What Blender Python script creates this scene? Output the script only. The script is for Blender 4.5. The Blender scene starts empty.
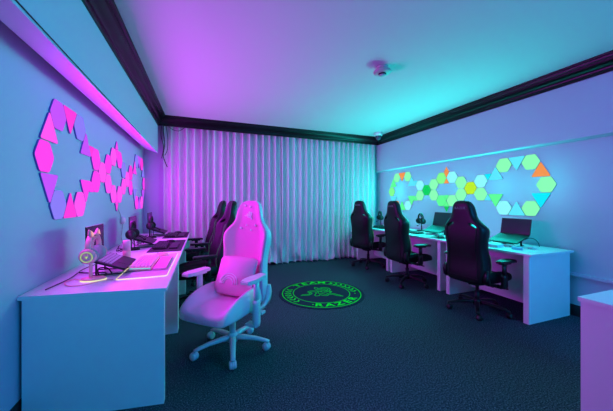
import bpy, bmesh, math, random
from mathutils import Vector, Matrix, noise
random.seed(7)
sc = bpy.context.scene
COL = sc.collection
PI = math.pi
R = math.radians

# ------------------------------------------------------------------ materials
def lin(c):
    return tuple(((v/255)/12.92 if v/255 <= .04045 else ((v/255+.055)/1.055)**2.4) for v in c)

def mat(name, col, rough=.5, metal=0., bump=0., bscale=200., var=0., vscale=60., spec=.5, sheen=0., coat=0.):
    m = bpy.data.materials.new(name); m.use_nodes = True
    nt = m.node_tree; b = nt.nodes['Principled BSDF']
    b.inputs['Base Color'].default_value = (*col, 1)
    b.inputs['Roughness'].default_value = rough
    b.inputs['Metallic'].default_value = metal
    b.inputs['Specular IOR Level'].default_value = spec
    b.inputs['Sheen Weight'].default_value = sheen
    b.inputs['Coat Weight'].default_value = coat
    if var or bump:
        tc = nt.nodes.new('ShaderNodeTexCoord')
        if var:
            n = nt.nodes.new('ShaderNodeTexNoise'); n.inputs['Scale'].default_value = vscale
            n.inputs['Detail'].default_value = 4
            nt.links.new(tc.outputs['Object'], n.inputs['Vector'])
            r = nt.nodes.new('ShaderNodeValToRGB')
            r.color_ramp.elements[0].position = .3; r.color_ramp.elements[1].position = .7
            r.color_ramp.elements[0].color = (*[v*(1-var) for v in col], 1)
            r.color_ramp.elements[1].color = (*[min(1, v*(1+var)) for v in col], 1)
            nt.links.new(n.outputs['Fac'], r.inputs['Fac']); nt.links.new(r.outputs['Color'], b.inputs['Base Color'])
        if bump:
            n = nt.nodes.new('ShaderNodeTexNoise'); n.inputs['Scale'].default_value = bscale
            n.inputs['Detail'].default_value = 3
            nt.links.new(tc.outputs['Object'], n.inputs['Vector'])
            bp = nt.nodes.new('ShaderNodeBump'); bp.inputs['Strength'].default_value = bump
            bp.inputs['Distance'].default_value = .004
            nt.links.new(n.outputs['Fac'], bp.inputs['Height']); nt.links.new(bp.outputs['Normal'], b.inputs['Normal'])
    return m

def emis(name, col, strength, base=(.02, .02, .02)):
    m = bpy.data.materials.new(name); m.use_nodes = True
    b = m.node_tree.nodes['Principled BSDF']
    b.inputs['Base Color'].default_value = (*base, 1)
    b.inputs['Roughness'].default_value = .6; b.inputs['Specular IOR Level'].default_value = 0.
    b.inputs['Emission Color'].default_value = (*col, 1)
    b.inputs['Emission Strength'].default_value = strength
    return m

M = dict(
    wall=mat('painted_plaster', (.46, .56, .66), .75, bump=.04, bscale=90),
    ceiling=mat('ceiling_paint', (.57, .57, .59), .85, bump=.03, bscale=120),
    cornice=mat('dark_stained_wood', (.004, .0035, .0045), .32, spec=.3, var=.35, vscale=14),
    skirt=mat('black_skirting', (.012, .012, .014), .5),
    desk=mat('white_laminate', (.80, .80, .82), .38),
    desk_edge=mat('white_edge_band', (.80, .80, .82), .45),
    curtain=mat('white_curtain_cloth', (.74, .72, .74), .9),
    black=mat('black_leatherette', (.004, .004, .005), .45, bump=.12, bscale=350, spec=.35),
    blackfab=mat('black_fabric', (.005, .005, .006), .65, bump=.12, bscale=600, spec=.3),
    blackpl=mat('black_plastic', (.006, .006, .007), .42, spec=.4),
    blackmetal=mat('black_metal', (.008, .008, .009), .4, spec=.4),
    green_st=mat('green_stitch', (.05, .55, .08), .6),
    grey_text=mat('grey_embroidery', (.16, .16, .17), .7),
    pinkfab=mat('pink_leatherette', (.86, .30, .54), .5, bump=.1, bscale=350),
    pinkin=mat('pink_quilted_fabric', (.90, .24, .54), .6, bump=.1, bscale=600),
    whiteshell=mat('off_white_leatherette', (.74, .72, .75), .5, bump=.08, bscale=350),
    pinkpl=mat('pale_pink_plastic', (.74, .64, .70), .4),
    pinkdev=mat('pink_plastic', (.95, .38, .44), .4),
    pinkkey=mat('pale_pink_keycap', (.92, .46, .66), .45),
    pinkseat=mat('pale_pink_leatherette', (.86, .44, .68), .5, bump=.1, bscale=350),
    pinkline=mat('pale_pink_embroidery', (.95, .78, .85), .6),
    mauve=mat('mauve_embroidery', (.50, .16, .42), .6),
    lap=mat('dark_anodised_metal', (.018, .018, .020), .45, metal=.1, spec=.35),
    screen=mat('dark_screen_glass', (.03, .02, .035), .16),
    key=mat('dark_keycap', (.02, .02, .024), .5),
    keylit=mat('painted_lit_keycap', (.50, .42, .55), .5),  # pale colour stands in for lit keys, no emission
    mousemat=mat('black_cloth_mat', (.02, .018, .024), .75, bump=.1, bscale=900),
    cable=mat('black_cable', (.012, .012, .013), .5),
    grey=mat('grey_plastic', (.35, .36, .38), .45),
    dull=mat('shade_toned_white_plastic', (.42, .40, .38), .5),  # white plastic, the dim underside's shade put into its colour
    white=mat('white_plastic', (.78, .78, .80), .45),
    chrome=mat('brushed_steel', (.6, .6, .62), .25, metal=1),
    sensor_dark=mat('smoked_dome', (.05, .06, .09), .15),
    matbase=mat('dark_printed_vinyl', (.014, .026, .042), .8, var=.15, vscale=200, spec=.1),
    matgreen=mat('bright_green_print', (.0, 1.0, .02), .8, spec=.1),
    matdim=mat('dull_green_print', (.0, .65, .03), .8, spec=.1),
    bluebox=mat('pale_blue_card', (.45, .62, .80), .6),
)
# carpet: speckled loop pile
def carpet():
    m = bpy.data.materials.new('blue_grey_carpet'); m.use_nodes = True
    nt = m.node_tree; b = nt.nodes['Principled BSDF']
    tc = nt.nodes.new('ShaderNodeTexCoord')
    n = nt.nodes.new('ShaderNodeTexNoise'); n.inputs['Scale'].default_value = 105; n.inputs['Detail'].default_value = 6; n.inputs['Roughness'].default_value = .75
    n2 = nt.nodes.new('ShaderNodeTexNoise'); n2.inputs['Scale'].default_value = 2.2; n2.inputs['Detail'].default_value = 3
    nt.links.new(tc.outputs['Object'], n.inputs['Vector']); nt.links.new(tc.outputs['Object'], n2.inputs['Vector'])
    r = nt.nodes.new('ShaderNodeValToRGB')
    e = r.color_ramp.elements
    e[0].position = .34; e[0].color = (.002, .006, .008, 1)
    e[1].position = .70; e[1].color = (.16, .27, .30, 1)
    x = e.new(.5); x.color = (.020, .042, .052, 1)
    nt.links.new(n.outputs['Fac'], r.inputs['Fac'])
    mx = nt.nodes.new('ShaderNodeMix'); mx.data_type = 'RGBA'; mx.blend_type = 'MULTIPLY'; mx.inputs['Factor'].default_value = .35
    nt.links.new(r.outputs['Color'], mx.inputs['A']); nt.links.new(n2.outputs['Color'], mx.inputs['B'])
    nt.links.new(r.outputs['Color'], b.inputs['Base Color'])
    b.inputs['Roughness'].default_value = .95; b.inputs['Specular IOR Level'].default_value = .15
    bp = nt.nodes.new('ShaderNodeBump'); bp.inputs['Strength'].default_value = .25; bp.inputs['Distance'].default_value = .004
    nt.links.new(n.outputs['Fac'], bp.inputs['Height']); nt.links.new(bp.outputs['Normal'], b.inputs['Normal'])
    return m
M['carpet'] = carpet()

# ------------------------------------------------------------------ mesh builder
def smooth_path(pts, n=6):
    P = [Vector(p) for p in pts]
    if len(P) < 3: return P
    out = []
    Q = [P[0]*2-P[1]] + P + [P[-1]*2-P[-2]]
    for i in range(1, len(Q)-2):
        p0, p1, p2, p3 = Q[i-1:i+3]
        for k in range(n):
            t = k/n
            out.append(.5*((2*p1)+(p2-p0)*t+(2*p0-5*p1+4*p2-p3)*t*t+(3*p1-p0-3*p2+p3)*t**3))
    out.append(P[-1])
    return out

class B:
    def __init__(s): s.bm = bmesh.new(); s.X = Matrix.Identity(4)
    def at(s, loc=(0, 0, 0), rz=0, ry=0, rx=0):
        s.X = Matrix.Translation(loc) @ Matrix.Rotation(rz, 4, 'Z') @ Matrix.Rotation(ry, 4, 'Y') @ Matrix.Rotation(rx, 4, 'X'); return s
    def v(s, p): return s.bm.verts.new(s.X @ Vector(p))
    def f(s, vs, mi=0, sm=False):
        try:
            fc = s.bm.faces.new(vs); fc.material_index = mi; fc.smooth = sm; return fc
        except ValueError: return None
    def box(s, c, d, mi=0, bev=0., seg=2):
        x, y, z = [q/2 for q in d]
        vs = [s.v((c[0]+i*x, c[1]+j*y, c[2]+k*z)) for i in (-1, 1) for j in (-1, 1) for k in (-1, 1)]
        fs = [s.f([vs[i] for i in q], mi) for q in ((0, 1, 3, 2), (4, 6, 7, 5), (0, 4, 5, 1), (2, 3, 7, 6), (0, 2, 6, 4), (1, 5, 7, 3))]
        if bev:
            es = list({e for f in fs for e in f.edges})
            bmesh.ops.bevel(s.bm, geom=es, offset=bev, segments=seg, affect='EDGES', profile=.6, material=mi)
        return s
    def prism(s, poly, z0, z1, mi=0, mside=None, bev=0.):
        a = [s.v((p[0], p[1], z0)) for p in poly]; b = [s.v((p[0], p[1], z1)) for p in poly]
        n = len(poly); ms = mi if mside is None else mside
        s.f(a[::-1], mi); top = s.f(b, mi)
        for i in range(n): s.f([a[i], a[(i+1) % n], b[(i+1) % n], b[i]], ms)
        if bev and top:
            bmesh.ops.bevel(s.bm, geom=list(top.edges), offset=bev, segments=2, affect='EDGES', material=ms)
        return s
    def loft(s, rings, mi=0, closed=True, caps=True, sm=True, mfun=None):
        V = [[s.v(p) for p in r] for r in rings]; n = len(V[0])
        for i in range(len(V)-1):
            for j in range(n if closed else n-1):
                m = mfun(i, j) if mfun else mi
                s.f([V[i][j], V[i][(j+1) % n], V[i+1][(j+1) % n], V[i+1][j]], m, sm)
        if caps and closed:
            s.f(V[0][::-1], mi if not mfun else mfun(0, 0), sm); s.f(V[-1], mi if not mfun else mfun(len(V)-2, 0), sm)
        return s
    def lathe(s, prof, mi=0, seg=24, sm=True, axis='Z', sx=1., sy=1.):
        rings = []
        for r, z in prof:
            ring = []
            for k in range(seg):
                a = 2*PI*k/seg; x, y = r*math.cos(a)*sx, r*math.sin(a)*sy
                ring.append((x, y, z) if axis == 'Z' else ((z, x, y) if axis == 'X' else (y, z, x)))
            rings.append(ring)
        return s.loft(rings, mi, sm=sm)
    def tube(s, pts, r, mi=0, seg=8, smooth=True, n=6, flat=1.):
        P = smooth_path(pts, n) if smooth else [Vector(p) for p in pts]
        rr = r if callable(r) else (lambda t: r)
        rings = []; up = Vector((0, 0, 1))
        for i, p in enumerate(P):
            d = (P[min(i+1, len(P)-1)] - P[max(i-1, 0)]).normalized()
            if abs(d.dot(up)) > .97: a = d.cross(Vector((0, 1, 0))).normalized()
            else: a = d.cross(up).normalized()
            b = a.cross(d).normalized(); q = rr(i/(len(P)-1))
            rings.append([p+a*math.cos(2*PI*k/seg)*q+b*math.sin(2*PI*k/seg)*q*flat for k in range(seg)])
        return s.loft(rings, mi)
    def ribbon(s, pts, w, z0, z1, mi=0, n=5):       # flat printed strip in the local xy plane
        P = smooth_path([(p[0], p[1], 0) for p in pts], n)
        ww = w if callable(w) else (lambda t: w)
        rings = []
        for i, p in enumerate(P):
            d = (P[min(i+1, len(P)-1)] - P[max(i-1, 0)]).normalized(); a = Vector((-d.y, d.x, 0))*ww(i/(len(P)-1))/2
            rings.append([(p.x+a.x, p.y+a.y, z0), (p.x-a.x, p.y-a.y, z0), (p.x-a.x, p.y-a.y, z1), (p.x+a.x, p.y+a.y, z1)])
        return s.loft(rings, mi, sm=False)
    def mesh(s, name, mats):
        bmesh.ops.recalc_face_normals(s.bm, faces=s.bm.faces[:])
        me = bpy.data.meshes.new(name); s.bm.to_mesh(me); s.bm.free()
        for m in mats: me.materials.append(m)
        return me
    def obj(s, name, mats, parent=None, subd=0):
        me = s.mesh(name, mats if isinstance(mats, (list, tuple)) else [mats])
        o = bpy.data.objects.new(name, me); COL.objects.link(o)
        if parent: o.parent = parent
        if subd:
            md = o.modifiers.new('sub', 'SUBSURF'); md.levels = subd; md.render_levels = subd
        return o

def tag(o, label, cat, group=None):
    o['label'] = label; o['category'] = cat
    if group: o['group'] = group
    return o
def thing(name, label, cat, loc=(0, 0, 0), rz=0, group=None):
    o = bpy.data.objects.new(name, None); COL.objects.link(o)
    o.location = loc; o.rotation_euler = (0, 0, rz); o.empty_display_size = .1
    return tag(o, label, cat, group)
def struct(o): o['kind'] = 'structure'; return o
def place(o, loc, rz=0): o.location = loc; o.rotation_euler = (0, 0, rz); return o
def dup(o, loc, rz, label, group=None):
    def cp(a, par=None):
        c = a.copy(); COL.objects.link(c)
        if par: c.parent = par
        for ch in a.children: cp(ch, c)
        return c
    r = cp(o); r.location = loc; r.rotation_euler = (0, 0, rz); r['label'] = label
    if group: r['group'] = group
    return r
def text_into(b, body, size, X, mi=0, depth=.001, bold=0., space=1., sx=1.):
    cu = bpy.data.curves.new('txt', 'FONT'); cu.body = body; cu.size = size; cu.align_x = 'CENTER'; cu.align_y = 'CENTER'
    cu.extrude = depth; cu.offset = bold; cu.space_character = space; cu.resolution_u = 3
    o = bpy.data.objects.new('txt', cu); COL.objects.link(o)
    bpy.context.view_layer.update()
    me = bpy.data.meshes.new_from_object(o.evaluated_get(bpy.context.evaluated_depsgraph_get()))
    vs = [b.bm.verts.new(X @ Vector((v.co.x*sx, v.co.y, v.co.z))) for v in me.vertices]
    for p in me.polygons: b.f([vs[i] for i in p.vertices], mi)
    bpy.data.objects.remove(o); bpy.data.curves.remove(cu); bpy.data.meshes.remove(me)

# ------------------------------------------------------------------ room shell
XL, XR, ZC = -1.03, 3.98, 2.78          # left wall, right wall, ceiling
BL, BR = -.75, 3.87                    # beam faces
YB, YF = 5.80, -2.6                    # back and rear walls
yb = lambda x: 5.45 + .03*x            # face line of the back pelmet
def wallprofile(prof, y0, y1, name, m, parent=None):
    b = B()
    b.loft([[(x, y0, z) for x, z in prof], [(x, y1, z) for x, z in prof]], sm=False)
    return struct(b.obj(name, m))
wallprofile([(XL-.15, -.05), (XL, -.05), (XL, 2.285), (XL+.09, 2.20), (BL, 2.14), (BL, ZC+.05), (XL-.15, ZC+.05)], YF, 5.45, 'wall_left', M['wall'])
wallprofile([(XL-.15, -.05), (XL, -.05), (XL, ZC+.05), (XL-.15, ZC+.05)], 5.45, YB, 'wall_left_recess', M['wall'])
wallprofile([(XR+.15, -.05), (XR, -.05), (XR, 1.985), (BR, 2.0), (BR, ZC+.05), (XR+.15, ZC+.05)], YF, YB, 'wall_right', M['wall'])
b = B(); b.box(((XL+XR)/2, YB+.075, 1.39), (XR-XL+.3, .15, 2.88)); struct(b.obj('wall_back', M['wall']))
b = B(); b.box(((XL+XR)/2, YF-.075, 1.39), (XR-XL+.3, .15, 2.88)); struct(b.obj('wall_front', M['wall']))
b = B(); b.box(((XL+XR)/2, (YF+YB)/2, -.05), (XR-XL+.3, YB-YF+.3, .1)); struct(b.obj('floor', M['carpet']))
b = B(); b.box(((XL+XR)/2, (YF+YB)/2, ZC+.06), (XR-XL+.3, YB-YF+.3, .12)); struct(b.obj('ceiling', M['ceiling']))
# cornice, mitred round three sides
prof = [(-.004, 2.62), (.016, 2.62), (.022, 2.632), (.022, 2.645), (.034, 2.650), (.038, 2.664), (.046, 2.676), (.064, 2.690), (.080, 2.712), (.090, 2.735), (.104, 2.742), (.108, 2.755), (.128, 2.760), (.133, 2.772), (.133, 2.782), (-.004, 2.782)]
cl = lambda p: (BL+p, yb(BL+p)-p); cr = lambda p: (BR-p, yb(BR-p)-p)
b = B(); b.loft([[(BL+p, YF, z) for p, z in prof], [(*cl(p), z) for p, z in prof]], sm=False); struct(b.obj('trim_1', M['cornice']))
b = B(); b.loft([[(*cl(p), z) for p, z in prof], [(*cr(p), z) for p, z in prof]], sm=False)
b.loft([[(BL, yb(BL), 2.622), (BR, yb(BR), 2.622)], [(BL, yb(BL)+.02, 2.622), (BR, yb(BR)+.02, 2.622)], [(BL, yb(BL)+.02, ZC), (BR, yb(BR)+.02, ZC)]], closed=False, sm=False)
struct(b.obj('trim_2', M['cornice']))
b = B(); b.loft([[(BR-p, YF, z) for p, z in prof], [(*cr(p), z) for p, z in prof]], sm=False); struct(b.obj('trim_3', M['cornice']))
for nm, x, sx in (('baseboard_left', XL, 1), ('baseboard_right', XR, -1)):
    b = B(); b.loft([[(x, y, 0), (x+sx*.014, y, 0), (x+sx*.014, y, .105), (x+sx*.008, y, .122), (x, y, .122)] for y in (YF, YB-.02)], sm=False); struct(b.obj(nm, M['skirt']))
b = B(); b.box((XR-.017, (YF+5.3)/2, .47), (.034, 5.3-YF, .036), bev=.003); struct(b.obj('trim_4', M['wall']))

# ------------------------------------------------------------------ light panels
DISP = 1.0
pc = dict(
    pink=(1.0, .05, .88), hotpink=(1.0, .04, .74), rose=(1.0, .09, .90), violet=(.56, .08, 1.0), lavender=(.26, .20, .95),
    green=(.22, 1.0, .26), pale=(.25, 1.0, .46), mint=(.11, 1.0, .30), deep=(.0, .62, .10), aqua=(.26, .94, 1.0), cyan=(.0, .82, 1.0), sky=(.10, .80, 1.0), orange=(.90, .29, .06), lime=(.50, .85, .0))
PM = {k: emis('lit_panel_'+k, v, DISP) for k, v in pc.items()}
edge_l = mat('panel_edge_blue', (.10, .08, .45), .4); edge_r = mat('panel_edge_clear', (.35, .55, .50), .4)
S = .2/math.sqrt(3)                      # side of a hexagon that is .2 m across flats
def hexa(cy, cz): return [(cy+S*.965*math.cos(k*PI/3), cz+S*.965*math.sin(k*PI/3)) for k in range(6)]
def tri(vs, k=.95):
    cy = sum(v[0] for v in vs)/3; cz = sum(v[1] for v in vs)/3
    return [(cy+(v[0]-cy)*k, cz+(v[1]-cz)*k) for v in vs]
def layout():
    """panel list in (along, up) metres: along grows away from the near end, up from the middle line"""
    P = []
    h = .1; w = 1.5*S
    def ring(x0, sgn, tagp):              # big ring whose far point is the hexagon at x0; sgn = direction towards the link
        X = lambda k: x0+sgn*k
        a = 0; c1 = w; c2 = w+3*S; c3 = c2+2*w
        P.append((tagp+'tip', 'hex', hexa(X(a), 0)))
        for s_, q in ((1, 'u'), (-1, 'd')):
            P.append((tagp+'outer'+q, 'hex', hexa(X(c1), 3*h*s_)))
            P.append((tagp+'inner'+q, 'hex', hexa(X(c2), 3*h*s_)))
            P.append((tagp+'mouth'+q, 'hex', hexa(X(c3), h*s_)))
            P.append((tagp+'tritip'+q, 'tri', tri([(X(-.5*S), h*s_), (X(1.5*S), h*s_), (X(.5*S), 3*h*s_)])))
            P.append((tagp+'trimid'+q, 'tri', tri([(X(c1+.5*S), 4*h*s_), (X(c2-.5*S), 4*h*s_), (X((c1+c2)/2), 2*h*s_)])))
            P.append((tagp+'triin'+q, 'tri', tri([(X(c2), h*s_), (X(c2+2*S), h*s_), (X(c2+S), 3*h*s_)])))
            P.append((tagp+'mini'+q, 'tri', tri([(X(c2+2*S), h*s_), (X(c2+1.5*S), 2*h*s_), (X(c2+2.5*S), 2*h*s_)])))
        return X(c3)
    e = ring(0, 1, 'n'); l1 = e+w
    P.append(('link1', 'hex', hexa(l1, 0)))
    r0 = l1+w; cx = r0+w+S; r1 = cx+S+w
    for s_, q in ((1, 'u'), (-1, 'd')):
        P.append(('ra'+q, 'hex', hexa(r0, h*s_))); P.append(('rb'+q, 'hex', hexa(r0+w, 2*h*s_)))
        P.append(('rc'+q, 'hex', hexa(cx+S, 2*h*s_))); P.append(('rd'+q, 'hex', hexa(r1, h*s_)))
        P.append(('m1'+q, 'tri', tri([(cx, 2*h*s_), (cx-.5*S, 3*h*s_), (cx+.5*S, 3*h*s_)])))
        P.append(('m2'+q, 'tri', tri([(cx, 4*h*s_), (cx-.5*S, 3*h*s_), (cx+.5*S, 3*h*s_)])))
        P.append(('m3'+q, 'tri', tri([(cx, 2*h*s_), (cx-.5*S, h*s_), (cx+.5*S, h*s_)])))
    l2 = r1+w
    P.append(('link2', 'hex', hexa(l2, 0)))
    ring(l2+w+2*w+3*S+w, -1, 'f')
    return P
def light_wall(root, x, sx, y0, zc, k, colors, default, edge):
    for nm, kind, poly in layout():
        c = colors.get(nm, default)
        if c is None: continue
        b = B()
        raw = [(y0+p[0]*k, zc+p[1]*k) for p in poly]; pts = []
        for i_ in range(len(raw)):
            P0, P1, P2 = Vector(raw[i_-1]), Vector(raw[i_]), Vector(raw[(i_+1) % len(raw)])
            ra = P1+(P0-P1)*(.16 if kind == 'hex' else .09); rb = P1+(P2-P1)*(.16 if kind == 'hex' else .09)
            for t_ in (0, .33, .67, 1.): pts.append(tuple(ra*(1-t_)**2+P1*2*t_*(1-t_)+rb*t_*t_))
        rings = []
        for dx, sh in ((.0005, 1.0), (.012, 1.0), (.015, .965)):
            cy = sum(p[0] for p in pts)/len(pts); cz = sum(p[1] for p in pts)/len(pts)
            rings.append([(x+sx*dx, cy+(p[0]-cy)*sh, cz+(p[1]-cz)*sh) for p in pts])
        b.loft(rings, sm=False, mfun=lambda i, j: 1 if i == 0 else 0)
        # front face
        o = b.obj('hexagon_panel' if kind == 'hex' else 'triangle_panel', [PM[c], edge], root)
        o['label'] = {'aqua': 'pale aqua', 'sky': 'light blue', 'deep': 'deep green', 'lime': 'yellow green', 'pale': 'pale green', 'mint': 'mint green', 'hotpink': 'hot pink', 'rose': 'rose pink'}.get(c, c) + (' glowing hexagon panel' if kind == 'hex' else ' glowing triangle panel')
lt = thing('light_panel_array', 'pink and violet hexagon and triangle wall lights above the left desks', 'wall light', (0, 0, 0))
light_wall(lt, XL, 1, 2.40, 1.614, 1.1153, dict(
    ntip='pink', ntritipu='rose', nouteru='violet', ntrimidu='hotpink', ninneru='lavender', ntriinu='violet',
    ntritipd='violet', nouterd='lavender', ntrimidd='hotpink', ninnerd='rose', ntriind='pink', nminiu='hotpink', nminid='pink',
    rau='pink', rad='rose', rbu='rose', rbd='rose', rcu='pink', rcd='rose', rdu='lavender', rdd='rose', link1='rose', link2='rose',
    m1u='pink', m2u='pink', m3u=None, m1d='pink', m2d='hotpink', m3d=None,
    fmouthu='hotpink', fmouthd='pink', finneru='lavender', fouteru='hotpink', ftrimidu='violet', ftritipu='lavender', ftip='pink', ftritipd='violet', fouterd='rose', finnerd='pink', ftriinu='pink', ftriind='lavender', ftrimidd='violet', fminiu=None, fminid=None), 'pink', edge_l)
rt = thing('light_panel_array', 'green, aqua and orange hexagon and triangle wall lights above the right desks', 'wall light', (0, 0, 0))
light_wall(rt, XR, -1, 2.19, 1.51, 1.0, dict(
    ntip='pale', ntritipu='orange', nouteru='pale', ntrimidu='sky', ninneru='pale', ntriinu='sky', nminiu='cyan', nmouthu='aqua', nmouthd='pale',
    ntritipd='cyan', nouterd='pale', ntrimidd='sky', ninnerd='aqua', ntriind='mint', nminid='sky', link1='lime',
    rau='pale', rad='pale', rbu='aqua', rbd='pale', rcu='green', rcd='mint', rdu='pale', rdd='pale', m1u='orange', m2u='orange', m3u='orange', m1d='mint', m2d='deep', m3d='mint',
    link2='deep', fmouthu='aqua', fmouthd='pale', fminiu='sky', ftriinu='sky', finneru='pale', ftrimidu='orange', fouteru='pale', ftritipu='mint', ftip='green',
    ftritipd='sky', fouterd='orange', ftrimidd='mint', finnerd='aqua', ftriind='mint', fminid='mint'), 'pale', edge_r)

# ------------------------------------------------------------------ curtains
def curtain(name, label, x0, x1, seed):
    rnd = random.Random(seed)
    knots = [x0]
    while knots[-1] < x1-.08: knots.append(knots[-1]+rnd.uniform(.105, .155))
    knots[-1] = x1
    amps = [rnd.uniform(.75, 1.15) for _ in knots]; ph = rnd.uniform(0, 9)
    cols = []
    per = 14
    for i in range(len(knots)-1):
        for k in range(per): cols.append((knots[i]+(knots[i+1]-knots[i])*k/per, i, k/per))
    cols.append((knots[-1], len(knots)-2, 1.0))
    zs = [2.76, 2.7, 2.6, 2.4, 2.2, 2.0, 1.8, 1.6, 1.4, 1.2, 1.0, .85, .7, .58, .48, .4, .32, .26, .2, .15, .1, .06, .03, .008]
    b = B(); rows = []
    for z in zs:
        t = (2.76-z)/2.76; row = []
        low = max(0, (.50-z)/.50)
        for x, i, q in cols:
            am = amps[i]*(1-q)+amps[i+1]*q
            w = math.sin(2*PI*q)
            a = .080*am*(1-.15*t)
            n1 = noise.noise(Vector((x*.7+ph, z*.18, 1.3))); n2 = noise.noise(Vector((x*4+ph, z*3.2, 7.7))); n3 = noise.noise(Vector((x*8, z*9, ph)))
            sway = .05*t*noise.noise(Vector((x*.6+ph, z*.16, 4.)))
            xx = x + sway + .022*math.cos(2*PI*q)*am + low*n2*.09
            yy = 5.63 - a*w + .03*n1*t + low*(n2*.14+n3*.06-.03)
            hem = max(0, noise.noise(Vector((x*5+ph, 3.3, 0))))
            zz = z + low**3*.12*hem
            xx = min(max(xx, XL+.06), XR-.13)
            row.append((xx, max(min(yy, 5.75), 5.46 if (x > 3.05 or x < -.15) else 5.40), zz))
        rows.append(row)
    b.loft(rows, closed=False, sm=True)
    o = b.obj(name, M['curtain'])
    md = o.modifiers.new('thick', 'SOLIDIFY'); md.thickness = .004
    return tag(o, label, 'curtain', 'floor length curtains')
curtain('curtain', 'white pleated floor-length curtain on the left, beside the left desks', -.70, 1.485, 3)
curtain('curtain', 'white pleated floor-length curtain on the right, behind the farthest right desk', 1.495, 3.80, 11)

# cables hanging in the upper left corner
b = B()
b.tube([(-.66, 5.40, 2.63), (-.655, 5.40, 2.5), (-.64, 5.41, 2.3), (-.66, 5.41, 2.1), (-.63, 5.42, 1.98), (-.60, 5.43, 1.90)], .008)
b.tube([(-.69, 5.43, 2.63), (-.70, 5.44, 2.45), (-.66, 5.44, 2.25), (-.69, 5.44, 2.05)], .006)
b.tube([(-.62, 5.41, 2.64), (-.60, 5.41, 2.5), (-.59, 5.41, 2.35), (-.60, 5.42, 2.2), (-.64, 5.42, 2.1)], .005)
b.tube([(-.60, 5.42, 2.64), (-.52, 5.42, 2.57), (-.42, 5.42, 2.55), (-.34, 5.42, 2.60), (-.30, 5.43, 2.65)], .005)
tag(b.obj('hanging_cable', M['cable']), 'bundle of dark loose cables dangling in the corner left of the curtain', 'cable')

# ------------------------------------------------------------------ desks
def desk(label, wx, fx, y0, y1, group, skew=0., pan0=.0, pan1=.0, side=1):
    """wx back edge x, fx front edge x"""
    s = 1 if fx > wx else -1
    t = thing('desk', label, 'desk', ((wx+fx)/2, (y0+y1)/2, 0), 0, group)
    o = Vector(t.location)
    def L(x, y, z): return (x-o.x, y-o.y, z)
    b = B()
    b.prism([L(wx, y0+skew, 0)[:2], L(fx, y0, 0)[:2], L(fx, y1, 0)[:2], L(wx, y1, 0)[:2]] if s > 0 else
            [L(fx, y0, 0)[:2], L(wx, y0+skew, 0)[:2], L(wx, y1, 0)[:2], L(fx, y1, 0)[:2]], .722, .745)
    b.obj('desktop', M['desk'], t)
    xi = fx-s*.015; xb = wx+s*.02; th = .055
    for q, (ya, sk) in enumerate(((y0+pan0, skew), (y1-pan1-th, 0))):
        b = B()
        poly = [L(xb, ya+sk, 0)[:2], L(xi, ya, 0)[:2], L(xi, ya+th, 0)[:2], L(xb, ya+sk+th, 0)[:2]]
        b.prism(poly if s > 0 else poly[::-1], .0, .722); b.obj('end_panel', M['desk'], t)
    b = B(); xm = wx+s*.30
    b.box(((xm-o.x), (pan0-pan1)/2+skew*.3, .395), (.018, (y1-y0)-pan0-pan1-2*th-abs(skew)*.7, .65)); b.obj('modesty_panel', M['desk'], t)
    return t
gl, gr = 'white desks along the left wall', 'white desks along the right wall'
desk('white desk nearest the camera on the left, with pink gear on it', XL+.005, -.225, 2.0, 3.08, gl, skew=.115)
desk('middle white desk on the left, between the pink gear and the curtain end', XL+.005, -.225, 3.085, 4.30, gl)
desk('white desk on the left that stands next to the curtain', XL+.005, -.225, 4.305, 5.44, gl)
desk('white desk on the right nearest the camera, an open laptop on it', XR-.036, 3.20, 1.90, 3.045, gr, pan0=.03, pan1=.05)
desk('middle white desk on the right, laptop and headset stand on it', XR-.036, 3.20, 3.05, 4.28, gr, pan0=.05, pan1=.03)
desk('farthest white desk on the right, next to the curtain', XR-.036, 3.20, 4.285, 5.44, gr, pan0=.03)
# counter cut by the right edge of the frame
t = thing('counter', 'white counter cut off by the right edge, nearest the camera', 'counter', (2.487, .36, 0))
b = B(); b.box((0, 0, .7325), (.84, 1.24, .025)); b.obj('countertop', M['desk'], t)
for y in (-.60, .60):
    b = B(); b.box((0, y, .36), (.80, .03, .72)); b.obj('end_panel', M['desk'], t)
b = B(); b.box((-.39, 0, .36), (.03, 1.17, .72)); b.obj('side_panel', M['desk'], t)

# ------------------------------------------------------------------ round logo mat
MC = (1.565, 3.62); MR = .60
t = thing('floor_mat', 'round dark floor mat with green printed ring, lettering and emblem', 'mat', (*MC, 0))
b = B(); b.lathe([(.0, 0), (MR, 0), (MR, .005), (MR-.004, .007), (0, .007)], seg=96, sm=False); b.obj('mat_base', M['matbase'], t)
b = B()
for r0, r1 in ((.545, .556), (.395, .403)):
    n = 120; ring = []
    b.loft([[(r*math.cos(2*PI*k/n), r*math.sin(2*PI*k/n), z) for k in range(n)] for r, z in ((r0, .0066), (r0, .0082), (r1, .0082), (r1, .0066))], caps=False, sm=False)
b.obj('green_rings', M['matgreen'], t)
b = B()
def arc_text(word, a0, step, top, r, size):
    for i, ch in enumerate(word):
        a = R(a0) + (-1 if top else 1)*R(step)*(i-(len(word)-1)/2)
        rot = a-PI/2 if top else a+PI/2
        X = Matrix.Translation((r*math.cos(a), r*math.sin(a), .0074)) @ Matrix.Rotation(rot, 4, 'Z')
        text_into(b, ch, size, X, depth=.0008, bold=.004, sx=1.25)
arc_text('TEAM', 92, 17, True, .472, .135)
arc_text('RAZER', -84, 16.5, False, .472, .135)
b.obj('lettering', M['matgreen'], t)
b = B()
def chevron(a, dirn):
    X = Matrix.Translation((.472*math.cos(R(a)), .472*math.sin(R(a)), 0)) @ Matrix.Rotation(R(a)+dirn*PI/2, 4, 'Z')
    b.X = X
    b.prism([(.026, 0), (-.010, .044), (-.034, .044), (.002, 0), (-.034, -.044), (-.010, -.044)], .0066, .0082)
    b.X = Matrix.Identity(4)
for k in range(7): chevron(48-10*k, -1)
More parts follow.
